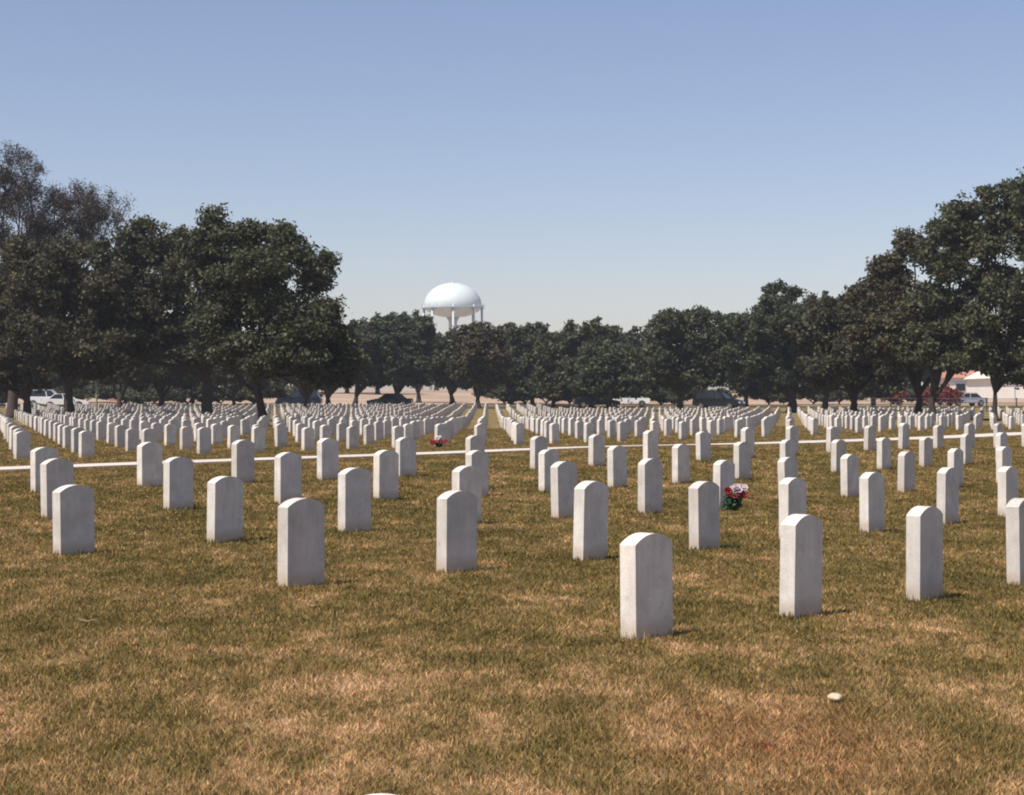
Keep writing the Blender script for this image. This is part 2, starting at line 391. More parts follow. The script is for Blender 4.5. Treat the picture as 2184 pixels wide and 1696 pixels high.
# ------------------------------------------------------------------ grass
def make_grass():
    n = 270000
    q = rng.random(n)
    # density falls with distance, the blades grow wider instead
    y = 4.3 * (85 / 4.3) ** (q ** 1.05)
    x = (rng.random(n) * 2 - 1) * (0.325 * y + 2.8)
    perp = x * PB[0] + y * PB[1]
    keep = np.abs(perp - 25.15) > 0.76 + 0.10 * np.sin(x * 3.1 + y) * np.sin(x * 0.9 - 1.7 * y)
    x, y = x[keep], y[keep]; n = len(x)
    z = ground_z(x, y)
    nb = 7
    X = np.repeat(x, nb); Y = np.repeat(y, nb); Z = np.repeat(z, nb)
    spread = 0.02 + 0.0035 * Y
    X = X + rng.normal(0, 1, n*nb) * spread; Y = Y + rng.normal(0, 1, n*nb) * spread
    az = rng.random(n*nb) * 2 * np.pi
    h = (0.012 + 0.020 * rng.random(n*nb) + 0.0003 * Y) * (0.8 + 0.25 * np.repeat(rng.random(n), nb))
    wd = (0.0012 + 0.00048 * Y) * (0.7 + 0.6 * rng.random(n*nb))
    lean = rng.random(n*nb) * 1.3 * h
    la = rng.random(n*nb) * 2 * np.pi
    # longer uncut blades close round the foot of each near stone
    m = 150; c = np.array([(q_[2], q_[3]) for q_ in STONES])
    t_ = rng.random((len(c), m)) * 4; e_ = t_ % 1 - .5; k_ = t_.astype(int)
    la_ = np.where(k_ % 2 == 0, e_ * .36, np.where(k_ == 1, .175, -.175)); pa_ = np.where(k_ % 2 == 1, e_ * .13, np.where(k_ == 0, .062, -.062))
    la_ = la_ + rng.normal(0, .012, la_.shape); pa_ = pa_ + rng.normal(0, .012, la_.shape)
    ex = (c[:, :1] + U[0] * la_ + NF[0] * pa_).ravel(); ey = (c[:, 1:] + U[1] * la_ + NF[1] * pa_).ravel()
    me_ = len(ex); X = np.concatenate([X, ex]); Y = np.concatenate([Y, ey]); Z = np.concatenate([Z, ground_z(ex, ey)])
    az = np.concatenate([az, rng.random(me_) * 6.28]); h = np.concatenate([h, .025 + .04 * rng.random(me_)]); wd = np.concatenate([wd, (.0012 + .0003 * ey)])
    lean = np.concatenate([lean, rng.random(me_) * .02]); la = np.concatenate([la, rng.random(me_) * 6.28])
    B = np.stack([X, Y, Z - 0.004], 1)
    side = np.stack([np.cos(az), np.sin(az), 0*az], 1) * wd[:, None]
    tip = B + np.stack([np.cos(la)*lean, np.sin(la)*lean, h], 1)
    nt_ = len(X); V = np.empty((nt_*3, 3)); V[0::3] = B - side; V[1::3] = B + side; V[2::3] = tip
    var = np.repeat(np.clip(rng.random(nt_), 0, 1), 3)
    o = link('grass', from_np('grass', V, 3, np.arange(nt_*3), var), M['blades'])
    tag(o, 'short dry and green mown grass of the lawn between the graves', 'grass', kind='stuff')
make_grass()

# ------------------------------------------------------------------ headstones
SW, ST = 0.33, 0.102
def stone_bm(h=0.596, seg=14, bevel=True):
    bm = bmesh.new()
    rise = 0.055
    pts = [(-SW/2, -0.2), (SW/2, -0.2), (SW/2, h - rise)]
    R = (SW*SW/4 + rise*rise) / (2*rise); a = math.asin(SW/2/R)
    for i in range(1, seg):
        t = a - 2*a*i/seg
        pts.append((R*math.sin(t), h - R + R*math.cos(t)))
    pts.append((-SW/2, h - rise))
    f = [bm.verts.new((x, -ST/2, z)) for x, z in pts]; b = [bm.verts.new((x, ST/2, z)) for x, z in pts]
    bm.faces.new(f); bm.faces.new(b[::-1])
    for i in range(len(pts)):
        j = (i + 1) % len(pts); bm.faces.new((f[i], b[i], b[j], f[j]))
    if bevel:
        ed = [e for e in bm.edges if e.calc_face_angle(0) > 0.8]
        bmesh.ops.bevel(bm, geom=ed, offset=0.004, segments=2, affect='EDGES')
    return bm
ST_NEAR = bm_mesh('headstone', stone_bm()); ST_NEAR.materials.append(M['marble'])
ST_FAR = bm_mesh('headstone_low', stone_bm(seg=6, bevel=False)); ST_FAR.materials.append(M['marble'])

ORD = ['zeroth','first','second','third','fourth','fifth','sixth','seventh','eighth','ninth','tenth','eleventh','twelfth','thirteenth','fourteenth','fifteenth','sixteenth','seventeenth','eighteenth','nineteenth','twentieth','twenty-first','twenty-second','twenty-third','twenty-fourth','twenty-fifth','twenty-sixth','twenty-seventh','twenty-eighth','twenty-ninth','thirtieth']
GRP = 'white marble headstones standing in rows on the lawn'
sroot = None
def headstone(x, y, h, label, low=False):
    o = bpy.data.objects.new('headstone', ST_FAR if low else ST_NEAR); COL.objects.link(o)
    o.location = (x, y, gz(x, y))
    o.rotation_euler = (math.radians(rnd.gauss(0, 0.7)), math.radians(rnd.gauss(0, 0.6)), AL + math.radians(rnd.gauss(0, 1.3)))
    o.scale = (1, 1, h / 0.596)
    return tag(o, label, 'headstone', GRP)
rows = {}
for s in STONES: rows.setdefault(s[0], []).append(s)
# stones standing just past the right edge continue their rows
for r, extra in ((1, 2), (2, 2), (3, 2), (4, 3), (5, 4)):
    last = sorted(rows[r], key=lambda s: s[1])[-1]
    for e in range(1, extra + 1):
        p = np.array([last[2], last[3]]) + U * 1.575 * e
        rows[r].append((r, last[1] + e, p[0], p[1], None, 0.596))
rowname = {0: 'only its rounded top showing at the bottom edge of the photo'}
for r in range(0, 6):
    L = sorted(rows[r], key=lambda s: s[1])
    for i, s in enumerate(L):
        x, y, h = s[2], s[3], s[5]
        if r == 0: lab = 'nearest white headstone, only its rounded top showing at the bottom edge of the photo'
        else:
            nr = ['', 'frontmost', 'second', 'third', 'fourth', 'fifth'][r]
            pos = 'leftmost' if i == 0 else ORD[i+1] + ' from the left'
            lab = 'white headstone in the %s row before the concrete path, %s' % (nr, pos)
            if r == 5: lab = 'white headstone in the last row before the concrete path, %s' % pos
        headstone(x, y, h, lab)
# the field behind the path goes on in the same grid
trunk_spots = []   # filled below before the field is laid out
def field(trunks):
    cand = []
    for r in range(9, 75):
        perp = 17.948 + 3.135 * (r - 5) ; off = 7.795 + 0.27 * (r - 5)
        for k in range(-80, 140):
            p = U * 1.575 * (k + off) + PB * perp
            x, y = p
            if y < 30 or y > (172 if x < 3 else 145) or abs(x) > 0.3035 * y + 0.6: continue
            if any((x - a) ** 2 + (y - b) ** 2 < 0.9 ** 2 for a, b in trunks): continue
            if rnd.random() < 0.015: continue
            cand.append((y, r, x + rnd.gauss(0, 0.025), y + rnd.gauss(0, 0.025), 0.585 + rnd.gauss(0, 0.018)))
    cand.sort()
    used = sum(len(v) for v in rows.values())
    near, far = cand[:300 - used], cand[300 - used:]
    front = sorted([c for c in near if c[1] == 9], key=lambda c: c[2])
    order = {id(c): i for i, c in enumerate(front)}
    for c in near:
        if c[1] == 9 and order[id(c)] < 30:
            i = order[id(c)]
            lab = 'white headstone in the first row behind the concrete path, %s' % ('leftmost in view' if i == 0 else ORD[i+1] + ' from the left')
        else:
            lab = 'white headstone among the close-set rows behind the front row beyond the concrete path'
        headstone(c[2], c[3], c[4], lab, low=True)
    # the rest, too many to count, as one mesh
    bm = stone_bm(seg=6, bevel=False)
    me0 = bm_mesh('tmp', bm); n0 = len(me0.vertices)
    co = np.empty(n0*3, np.float32); me0.vertices.foreach_get('co', co); co = co.reshape(-1, 3)
    polys = [list(p.vertices) for p in me0.polygons]
    bpy.data.meshes.remove(me0)
    X = np.array([c[2] for c in far]); Y = np.array([c[3] for c in far]); Z = ground_z(X, Y); H = np.array([c[4] for c in far])
    Vs = []; Fs = []
    for i in range(len(far)):
        a = AL + rng.normal(0, 0.02); ca, sa = math.cos(a), math.sin(a)
        tl = rng.normal(0, 0.012)
        x = co[:, 0] + co[:, 2] * tl; y = co[:, 1]; z = co[:, 2] * H[i] / 0.596
        Vs.append(np.stack([X[i] + ca*x - sa*y, Y[i] + sa*x + ca*y, Z[i] + z], 1))
        Fs += [[v + i*n0 for v in p] for p in polys]
    me = bpy.data.meshes.new('distant_headstones'); me.from_pydata(np.concatenate(Vs).tolist(), [], Fs); me.update()
    o = link('distant_headstones', me, M['marble'])
    tag(o, 'far rows of small white headstones reaching back under the oak trees', 'headstones', kind='stuff')
    print('field stones', len(cand), 'near', len(near), 'used', used, 'max near y', near[-1][0])

# ------------------------------------------------------------------ trees
def leaves(blobs, n, size, seed, clump=0.55, twig=False):
    """leaf-sized faces in clumps spread over the blobs (local metres: x, y, z, rx, ry, rz)"""
    n = int(n * 1.75); size = size * 0.82
    g = np.random.default_rng(seed)
    B = np.array(blobs, float)
    area = (B[:, 3] * B[:, 5] + B[:, 3] * B[:, 4] + B[:, 4] * B[:, 5])
    per = 26
    nc = max(4, n // per)
    bi = g.choice(len(B), nc, p=area / area.sum())
    d = g.normal(size=(nc, 3)); d /= np.linalg.norm(d, axis=1)[:, None]
    rr = g.random(nc) ** 0.42
    lump = 1 + 0.10 * np.sin(d[:, 0] * 7 + bi) + 0.09 * np.sin(d[:, 2] * 9 + 2 * bi) + g.normal(0, 0.10, nc) + (g.random(nc) < 0.05) * 0.22 * g.random(nc)
    C = B[bi, :3] + d * B[bi, 3:6] * (rr * lump)[:, None]
    keep = C[:, 2] > np.min(B[:, 2] - B[:, 5]) + 0.03
    C = C[keep]; nc = len(C)
    hole = np.sin(C[:, 0] * 1.9 + seed) * np.sin(C[:, 2] * 2.3 + 1.3 * seed) + 0.6 * np.sin(C[:, 1] * 1.7 + C[:, 0] * 0.8)
    C = C[hole < 0.95]; nc = len(C)
    cr = clump * (0.55 + 0.8 * g.random(nc))
    ctone = g.random(nc)
    X = np.repeat(C, per, 0); R = np.repeat(cr, per)
    o = g.normal(size=(nc*per, 3)); o /= np.linalg.norm(o, axis=1)[:, None]
    o *= (g.random(nc*per) ** 0.5)[:, None]; o[:, 2] *= 0.6
    P = X + o * R[:, None]
    m = len(P)
    nrm = g.normal(size=(m, 3)) * 0.8 + o * 0.6 + np.array([0, 0, 0.5]); nrm /= np.linalg.norm(nrm, axis=1)[:, None]
    a = np.cross(nrm, g.normal(size=(m, 3))); a /= np.linalg.norm(a, axis=1)[:, None]
    b = np.cross(nrm, a)
    s = size * (0.6 + 0.8 * g.random(m))
    a = a * s[:, None]; b = b * (s * 0.6)[:, None]
    V = np.empty((m*4, 3)); V[0::4] = P - a; V[1::4] = P - b * 0.9; V[2::4] = P + a; V[3::4] = P + b
    tone = np.clip(0.55 * np.repeat(ctone, per) + 0.45 * g.random(m), 0, 1)
    return from_np('crown', V, 4, np.arange(m*4), np.repeat(tone, 4))

def curve_pts(p0, p1, bow, n=6, rr=rnd):
    p0, p1 = Vector(p0), Vector(p1)
    mid = (p0 + p1) / 2 + Vector(bow)
    out = []
    for i in range(n + 1):
        t = i / n
        p = p0 * (1-t)**2 + mid * 2*t*(1-t) + p1 * t*t
        if 0 < i < n: p = p + Vector((rr.gauss(0, 0.05), rr.gauss(0, 0.05), 0)) * (p1 - p0).length * 0.18
        out.append(p)
    return out
def trunk_mesh(blobs, fork, r0, seed, lean=(0, 0)):
    r = random.Random(seed)
    bm = bmesh.new()
    f = Vector((lean[0], lean[1], fork))
    pts = [Vector((0, 0, -0.3)), Vector((0, 0, 0.12))] + curve_pts((0, 0, 0.3), f, (r.gauss(0, 0.06), 0, 0), 4, r)[0:]
    rad = [r0 * 1.5, r0 * 1.25] + [r0 * (1.0 - 0.12 * i) for i in range(5)]
    tube(bm, pts, rad, 10)
    for b in blobs:
        tip = Vector((b[0], b[1], b[2] + b[5] * 0.25))
        st = f - Vector((0, 0, r.random() * fork * 0.25))
        L = (tip - st).length
        ps = curve_pts(st, tip, (0, 0, -L * 0.10 + abs(tip.x) * 0.10), 6, r)
        ra = [max(0.03, r0 * 0.62 * (1 - 0.85 * i / 6)) for i in range(7)]
        tube(bm, ps, ra, 6)
        for k in range(3):
            q = ps[3 + k]
            e = tip + Vector((r.uniform(-.75, .75) * b[3], r.uniform(-.75, .75) * b[4], r.uniform(-.4, .35) * b[5]))
            tube(bm, curve_pts(q, e, (0, 0, 0), 3, r), [ra[3+k] * 0.6, ra[3+k] * 0.4, ra[3+k] * 0.25, 0.015], 5)
    return bm_mesh('trunk', bm, True)

TRUNKS = []
def oak(px, Y, pblobs, n, size, seed, label, fork=2.0, r0=0.3, leaf='oak', lean=(0, 0), group=None, bark='bark', name='oak_tree', clump=0.55):
    """pblobs: ellipses (cx, cy, rx, ry) measured in the picture, given depth about the trunk's own distance"""
    g = random.Random(seed)
    x = (px - HX) * Y / F; z = gz(x, Y)
    root = empty(name, (x, Y, z)); tag(root, label, 'tree', group)
    k = Y / F; bl = []
    for (cx, cy, rx, ry) in pblobs:
        bx = (cx - HX) * k - x; bz = CAMZ - (cy - HY) * k - z
        wd = rx * k
        bl.append((bx, g.uniform(-0.8, 0.8) * wd * 0.7, bz, wd, wd * g.uniform(0.85, 1.15), ry * k))
    link('trunk', trunk_mesh(bl, fork, r0, seed, lean), M[bark], root)
    puffs = [(a, b, c, d * .86, e * .86, f * .86) for a, b, c, d, e, f in bl]
    for a, b, c, d, e, f in bl:
        for _ in range(6):
            v = Vector((g.gauss(0, 1), g.gauss(0, 1), g.gauss(0.25, .8))).normalized(); q = g.uniform(.24, .42)
            puffs.append((a + v.x * d * .86, b + v.y * e * .86, max(c + v.z * f * .86, min(c, 1.7)), d * q, e * q, f * q * 1.1))
    bl = puffs
    link('crown', leaves(bl, n, size, seed, clump), M[leaf], root)
    TRUNKS.append((x, Y))
    return root

oak(562, 88, [(455,505,52,52),(420,545,40,48),(525,535,66,58),(612,535,56,52),(668,585,48,56),(690,672,52,50),(622,690,84,70),(535,640,95,78),(462,620,62,70),(500,745,88,42),(622,765,96,42),(715,745,58,46),(455,700,55,50),(560,590,80,60),(700,800,60,34)],
    52000, 0.125, 11, 'large broad-crowned oak with a forked leaning trunk, left of the water tower, nearest the path', fork=2.9, r0=0.25, lean=(-0.45, 0.3))
oak(442, 108, [(322,530,72,62),(258,560,66,66),(385,575,72,76),(300,640,98,66),(415,690,84,60),(340,730,104,44),(232,690,70,60),(478,745,56,38),(250,762,60,24)],
    42000, 0.15, 12, 'wide dark oak with a thick straight trunk, directly left of the forked oak', fork=3.0, r0=0.40, leaf='oakbrown')
oak(147, 105, [(112,610,76,66),(195,630,80,76),(90,700,84,60),(178,730,100,48),(45,650,56,70),(60,560,60,50),(140,540,56,44),(130,780,90,30),(230,760,55,30)],
    36000, 0.15, 13, 'dark low-branched oak with a black trunk near the left edge of the photo', fork=2.2, r0=0.36, leaf='oakbrown')
oak(57, 112, [(0,640,66,70),(-50,720,76,70),(40,760,72,48),(70,812,38,24),(-20,810,50,28),(-60,600,60,60)],
    26000, 0.16, 14, 'dark oak at the left edge with foliage hanging down to the headstones', fork=1.6, r0=0.32, leaf='oakbrown')
oak(255, 152, [(225,800,48,26),(285,795,55,30),(255,770,60,26)], 9000, 0.22, 15, 'small low oak seen under the crown of the wide dark oak', fork=1.4, r0=0.28, leaf='oakbrown')
oak(345, 158, [(315,800,48,28),(385,798,55,30),(350,772,70,26)], 9000, 0.22, 16, 'low round oak left of the thick straight trunk, further back', fork=1.4, r0=0.35, leaf='oak')
oak(500, 165, [(480,790,40,38),(530,795,45,38),(500,760,60,30)], 9000, 0.22, 17, 'brownish low oak seen in the gap between the thick trunk and the forked trunk', fork=1.4, r0=0.22, leaf='oakbrown')
oak(205, 138, [(205,770,26,26),(200,745,24,20)], 3500, 0.16, 18, 'slender tree with a thin pale trunk between the two dark trunks at left', fork=2.6, r0=0.09, bark='palebark', name='slender_tree')
oak(1450, 156, [(1412,705,44,38),(1470,690,52,34),(1535,712,40,38),(1450,755,84,54),(1535,775,56,46),(1392,785,50,42),(1465,805,80,26)],
    30000, 0.19, 21, 'full round-topped oak right of centre, behind the dark sedan and the black car', fork=1.5, r0=0.36)
oak(1690, 148, [(1668,640,42,36),(1640,690,60,52),(1700,700,52,52),(1650,780,80,52),(1722,775,58,48),(1585,765,46,46),(1600,700,34,34),(1700,815,60,26)],
    30000, 0.18, 22, 'tall oak with a thick black trunk right of the black car', fork=1.4, r0=0.5)
oak(1820, 120, [(1800,670,62,36),(1858,650,56,46),(1760,705,58,44),(1830,730,92,56),(1780,785,74,38),(1885,785,60,36)],
    32000, 0.165, 23, 'broad oak between the thick black trunk and the pair of curved trunks at right', fork=1.7, r0=0.3, leaf='oakbrown')
oak(1960, 112, [(1900,640,72,48),(1960,690,98,56),(1880,720,66,50),(2050,705,70,50),(1950,760,98,34),(1893,585,46,34),(1945,535,44,40),(1860,620,40,30)],
    34000, 0.155, 24, 'tall oak on the left one of the two close curved trunks at right', fork=2.0, r0=0.28, leaf='oakbrown')
oak(1990, 107, [(2080,745,56,34),(2030,690,60,50),(1985,735,60,44),(2040,770,60,18),(2020,570,58,46),(2072,500,50,56),(2010,500,44,40),(2050,450,44,34),(2000,640,58,34),(2110,600,50,50)],
    30000, 0.15, 25, 'tall oak whose low limb arches right over the red shrub', fork=1.6, r0=0.24)
oak(2122, 104, [(2160,440,54,50),(2205,500,76,80),(2180,650,70,66),(2165,740,54,44),(2095,700,56,50),(2135,620,50,50),(2190,790,60,34),(2110,760,40,34),(2112,425,24,32),(2125,520,34,50),(2240,700,60,60)],
    30000, 0.15, 26, 'tallest oak at the right edge, slim trunk in front of the white building', fork=2.2, r0=0.17, leaf='oak')
oak(2230, 98, [(2240,420,80,60),(2290,520,90,90),(2240,620,70,70),(2300,700,80,70),(2230,760,60,50)],
    20000, 0.17, 27, 'big oak cut off by the right edge of the photo, trunk out of view', fork=2.2, r0=0.35)

# distant oaks along the road: (px, Y, left, right, top, label)
far = [
 (-60,190,-130,40,700,'oak closing the view beyond the left edge of the field'),
 (75,196,10,150,735,'background oak behind the dark trunk nearest the left edge'),
 (170,205,120,240,745,'background oak seen behind the slender pale-trunked tree'),
 (300,200,225,345,740,'background oak above the small pinkish brick house'),
 (410,192,350,470,738,'background oak behind the thick straight trunk'),
 (545,198,470,600,742,'background oak behind the forked leaning trunk'),
 (650,150,575,735,722,'oak behind the dark car on the left, low crown beside the forked oak'),
 (700,172,640,800,700,'oak showing below the right shoulder of the large forked oak'),
 (757,180,738,850,680,'slim-topped oak just right of the large forked oak'),
 (850,186,790,925,668,'feathery grey-green oak left of the water tower legs'),
 (893,205,855,925,676,'oak below the left side of the water tower'),
 (965,196,905,1035,703,'oak directly below the water tower'),
 (1020,172,968,1082,694,'oak with a dark trunk at the end of the central grass aisle'),
 (1088,200,1045,1135,690,'oak just right of the central grass aisle'),
 (1135,186,1082,1200,697,'oak second to the right of the central grass aisle'),
 (1180,178,1140,1245,716,'low oak midway between the water tower and the dark sedan'),
 (1262,176,1192,1325,684,'round oak above the dark sedan'),
 (1300,162,1238,1400,742,'low spreading oak right above the roof of the dark sedan'),
 (1345,215,1312,1385,702,'small pointed oak in the notch of the skyline'),
 (1590,182,1545,1655,668,'oak behind the roof of the black car'),
 (1760,170,1700,1812,628,'oak behind and right of the thick black trunk'),
 (1862,160,1812,1935,690,'oak behind the broad oak at right, slim trunk'),
]
for i, (px, Y, l, r, top, lab) in enumerate(far):
    g = random.Random(100 + i)
    bot = (852 if px < 620 else 834) if px < 1050 else 857; l -= 6; r += 6; top -= 9
    W = (r - l) / 2; H = (bot - top); cx = (l + r) / 2
    bl = [(cx + g.uniform(-.1, .1)*W, top + H*.22, W*.42, H*.2), (cx - W*.42, top + H*.36, W*.42, H*.22), (cx + W*.45, top + H*.38, W*.42, H*.24),
          (cx - W*.1, top + H*.5, W*.75, H*.28), (cx - W*.5, top + H*.68, W*.5, H*.24), (cx + W*.5, top + H*.7, W*.5, H*.23), (cx + g.uniform(-.2, .2)*W, top + H*.82, W*.6, H*.16), (cx - W*.62, top + H*.24, W*.3, H*.17), (cx + W*.6, top + H*.25, W*.3, H*.17)]
    oak(px, Y, bl, 14000, 0.22 * Y / 170, 100 + i, lab, fork=1.3, r0=g.uniform(0.2, 0.34), leaf=g.choice(['oak', 'oak', 'oakbrown']), lean=(g.uniform(-.3, .3), 0))

# the closing line of trees far behind, copies of two
protos = []
for v in range(2):
    g = random.Random(300 + v)
    bl = [(g.uniform(-2.5, 2.5), g.uniform(-1.5, 1.5), g.uniform(3.0, 6.2), g.uniform(1.6, 2.8), g.uniform(1.6, 2.6), g.uniform(1.2, 1.9)) for _ in range(9)]
    protos.append((trunk_mesh(bl, 1.6, 0.3, 300 + v), leaves(bl, 9000, 0.34, 300 + v, 0.7)))
for m_, c_ in protos: m_.materials.append(M['bark']); c_.materials.append(M['oak'])
for v in range(1):
    g = random.Random(400)
    bl = [(g.uniform(-3.2, 3.2), g.uniform(-1.2, 1.2), g.uniform(1.0, 2.6), g.uniform(1.1, 1.9), g.uniform(1.0, 1.6), g.uniform(.8, 1.2)) for _ in range(9)]
    lowt, lowc = trunk_mesh(bl, .6, 0.12, 400), leaves(bl, 6000, 0.2, 400, 0.5)
    lowt.materials.append(M['bark']); lowc.materials.append(M['oak'])
for px in [-60, 20, 95, 180, 262, 330, 400, 470, 540, 605, 1075, 1120, 1165, 1215, 1330, 1375, 1410, 1500, 1640, 1735, 1790, 1905]:
    Y = 192 + rnd.uniform(-3, 6); x = (px - HX) * Y / F
    root = empty('low_tree', (x, Y, gz(x, Y) - .2), rnd.choice([0, 3.14]) + rnd.uniform(-.3, .3)); s = rnd.uniform(.75, 1.05); root.scale = (s, s, s * rnd.uniform(.7, .95))
    tag(root, 'low bushy dark tree beyond the road, filling the shade between the trunks', 'tree', 'low bushy trees along the road')
    link('trunk', lowt, None, root); link('crown', lowc, None, root)
for i in range(26):
    Y = rnd.uniform(255, 330); px = -120 + i * 95 + rnd.uniform(-25, 25)
    x = (px - HX) * Y / F
    root = empty('distant_tree', (x, Y, gz(x, Y) - 0.1), rnd.uniform(0, 6.28))
    s = rnd.uniform(1.0, 1.45); root.scale = (s * 1.15, s * 1.15, s)
    tag(root, 'hazy far tree in the line behind the oaks, showing only between crowns and trunks', 'tree', 'far trees behind the oaks')
    m_, c_ = protos[i % 2]
    link('trunk', m_, None, root); link('crown', c_, None, root)

# bare twiggy tree behind the left edge
def bare_tree():
    Y = 120; px = 25
    x = (px - HX) * Y / F; z = gz(x, Y); k = Y / F
    root = empty('bare_tree', (x, Y, z)); tag(root, 'tall nearly bare tree with fine purplish twigs rising behind the dark oaks at upper left', 'tree')
    r = random.Random(5); bm = bmesh.new(); tips = []
    def L(a, b): return Vector(((a - HX) * k - x, r.uniform(-1.5, 1.5), CAMZ - (b - HY) * k - z))
    def grow(p, d, length, rad, depth):
        n = 4; ps = [p]; q = p; dd = d
        for i in range(n):
            dd = (dd + Vector((r.gauss(0, .13), r.gauss(0, .13), r.gauss(0.03, .08)))).normalized()
            q = q + dd * (length / n); ps.append(q)
        tube(bm, ps, [rad * (1 - 0.16 * i) for i in range(n + 1)], 5 if depth < 2 else 3, cap=False)
        if depth >= 4: tips.append(q); return
        for j in range(5):
            st = ps[r.choice([2, 3, 4, 4])]
            nd = (dd + Vector((r.gauss(0, .5), r.gauss(0, .5), r.gauss(0.12, .34)))).normalized()
            grow(st, nd, length * r.uniform(.5, .72), max(0.012, rad * 0.5), depth + 1)
    f = Vector((0, 0, 3.0))
    tube(bm, [(0, 0, -.3), (0, 0, .3), (0.1, 0, 1.6), f], [.5, .4, .34, .3], 10)
    for (a, b) in [(40,520),(110,500),(-40,520),(165,520),(85,560),(0,470),(205,545),(70,460),(-90,480)]:
        t = L(a, b); d = (t - f)
        ps = curve_pts(f, t, (0, 0, -0.3), 6, r)
        tube(bm, ps, [.2 * (1 - .1 * i) for i in range(7)], 6)
        for q in (ps[4], ps[5], ps[6], ps[6]):
            grow(q, (d.normalized() + Vector((r.gauss(0, .25), r.gauss(0, .3), 0.1))).normalized(), 2.15 * r.uniform(.75, 1.1), .075, 1)
    link('trunk', bm_mesh('trunk', bm, True), m_bark('twig_bark', (0.05, 0.034, 0.034), (0.10, 0.07, 0.065)), root)
    T = np.array([list(t) for t in tips]); g = np.random.default_rng(5)
    P = np.repeat(T, 13, 0) + g.normal(0, .2, (len(T)*13, 3)); m = len(P)
    a = g.normal(size=(m, 3)); a /= np.linalg.norm(a, axis=1)[:, None]; b = np.cross(a, g.normal(size=(m, 3))); b /= np.linalg.norm(b, axis=1)[:, None]
    s = g.uniform(.035, .08, m)[:, None]
    V = np.empty((m*4, 3)); V[0::4] = P - a*s*1.5; V[1::4] = P - b*s*.5; V[2::4] = P + a*s*1.5; V[3::4] = P + b*s*.5
    link('crown', from_np('crown', V, 4, np.arange(m*4), np.repeat(g.random(m), 4)), M['purple'], root)
    print('bare tips', len(tips))
bare_tree()

# red shrub in front of the white building
x, y, _ = at(2005, 850, 175); root = empty('red_shrub', (x, y, gz(x, y))); tag(root, 'round shrub of dull red and green leaves in front of the white building', 'shrub')
bl = [(0, 0, 1.4, 1.6, 1.4, 1.0), (-1.2, .2, 1.1, 1.2, 1.2, .9), (1.2, -.2, 1.2, 1.1, 1.1, .8)]
link('stem', trunk_mesh(bl, 0.4, 0.07, 9), M['bark'], root); link('foliage', leaves(bl, 5000, .12, 9, .35), M['redleaf'], root)
x, y, _ = at(1900, 850, 185); root = empty('red_shrub', (x, y, gz(x, y))); tag(root, 'low dull red shrub seen between the trunks left of the curved trunks', 'shrub')
bl = [(0, 0, 1.2, 1.3, 1.2, .8), (.9, .2, .9, 1.0, 1.0, .7)]
link('stem', trunk_mesh(bl, 0.4, 0.06, 10), M['bark'], root); link('foliage', leaves(bl, 3000, .12, 10, .35), M['redleaf'], root)

field(TRUNKS)

# ------------------------------------------------------------------ water tower
def tower():
    Y = 444.0; x = (966 - HX) * Y / F; z0 = gz(x, Y)
    root = empty('water_tower', (x, Y, z0)); tag(root, 'white ellipsoid water tower on steel legs rising above the tree line', 'water tower')
    eq = CAMZ + (HY - 652) * Y / F - z0; R = 7.45
    bm = bmesh.new(); prof = []
    for i in range(29):
        a = -math.pi/2 + math.pi * i / 28
        rr = R * math.cos(a); zz = (5.9 if a > 0 else 3.1) * math.sin(a)
        prof.append((max(rr, 0.02), eq + zz))
    lathe(bm, prof, 64)
    link('tank', bm_mesh('tank', bm, True), M['tank'], root)
    bm = bmesh.new()
    lathe(bm, [(R + .02, eq - .75), (R + .75, eq - .75), (R + .75, eq - .62), (R + .02, eq - .62)], 64)
    link('catwalk', bm_mesh('catwalk', bm), M['tanksteel'], root)
    bm = bmesh.new()
    n = 48
    for h in (.1, .55, 1.0):
        ring = [(( R + .7) * math.cos(2*math.pi*k/n), (R + .7) * math.sin(2*math.pi*k/n), eq - .62 + h) for k in range(n + 1)]
        tube(bm, ring, [.035] * (n + 1), 4, False)
    for k in range(24):
        a = 2*math.pi*k/24; p = ((R + .7) * math.cos(a), (R + .7) * math.sin(a))
        tube(bm, [(*p, eq - .62), (*p, eq + .4)], [.035, .035], 4)
    link('railing', bm_mesh('railing', bm), M['tanksteel'], root)
    for k in range(8):
        a = 2*math.pi*(k + .06)/8; bm = bmesh.new()
        tube(bm, [((R + .6) * math.cos(a), (R + .6) * math.sin(a), 0), (R * .995 * math.cos(a), R * .995 * math.sin(a), eq + .1)], [.34, .30], 12)
        link('leg', bm_mesh('leg', bm, True), M['tanksteel'], root)
    bm = bmesh.new(); lathe(bm, [(1.1, 0), (1.1, eq - 4.2), (1.7, eq - 2.9)], 24)
    link('riser_pipe', bm_mesh('riser_pipe', bm, True), M['tanksteel'], root)
    bm = bmesh.new(); lathe(bm, [(.55, eq + 5.8), (.55, eq + 6.15), (.12, eq + 6.35)], 16); tube(bm, [(1.4, 0, eq + 5.7), (1.4, 0, eq + 7.0)], [.06, .04], 6)
    link('roof_vent', bm_mesh('roof_vent', bm), M['tanksteel'], root)
tower()

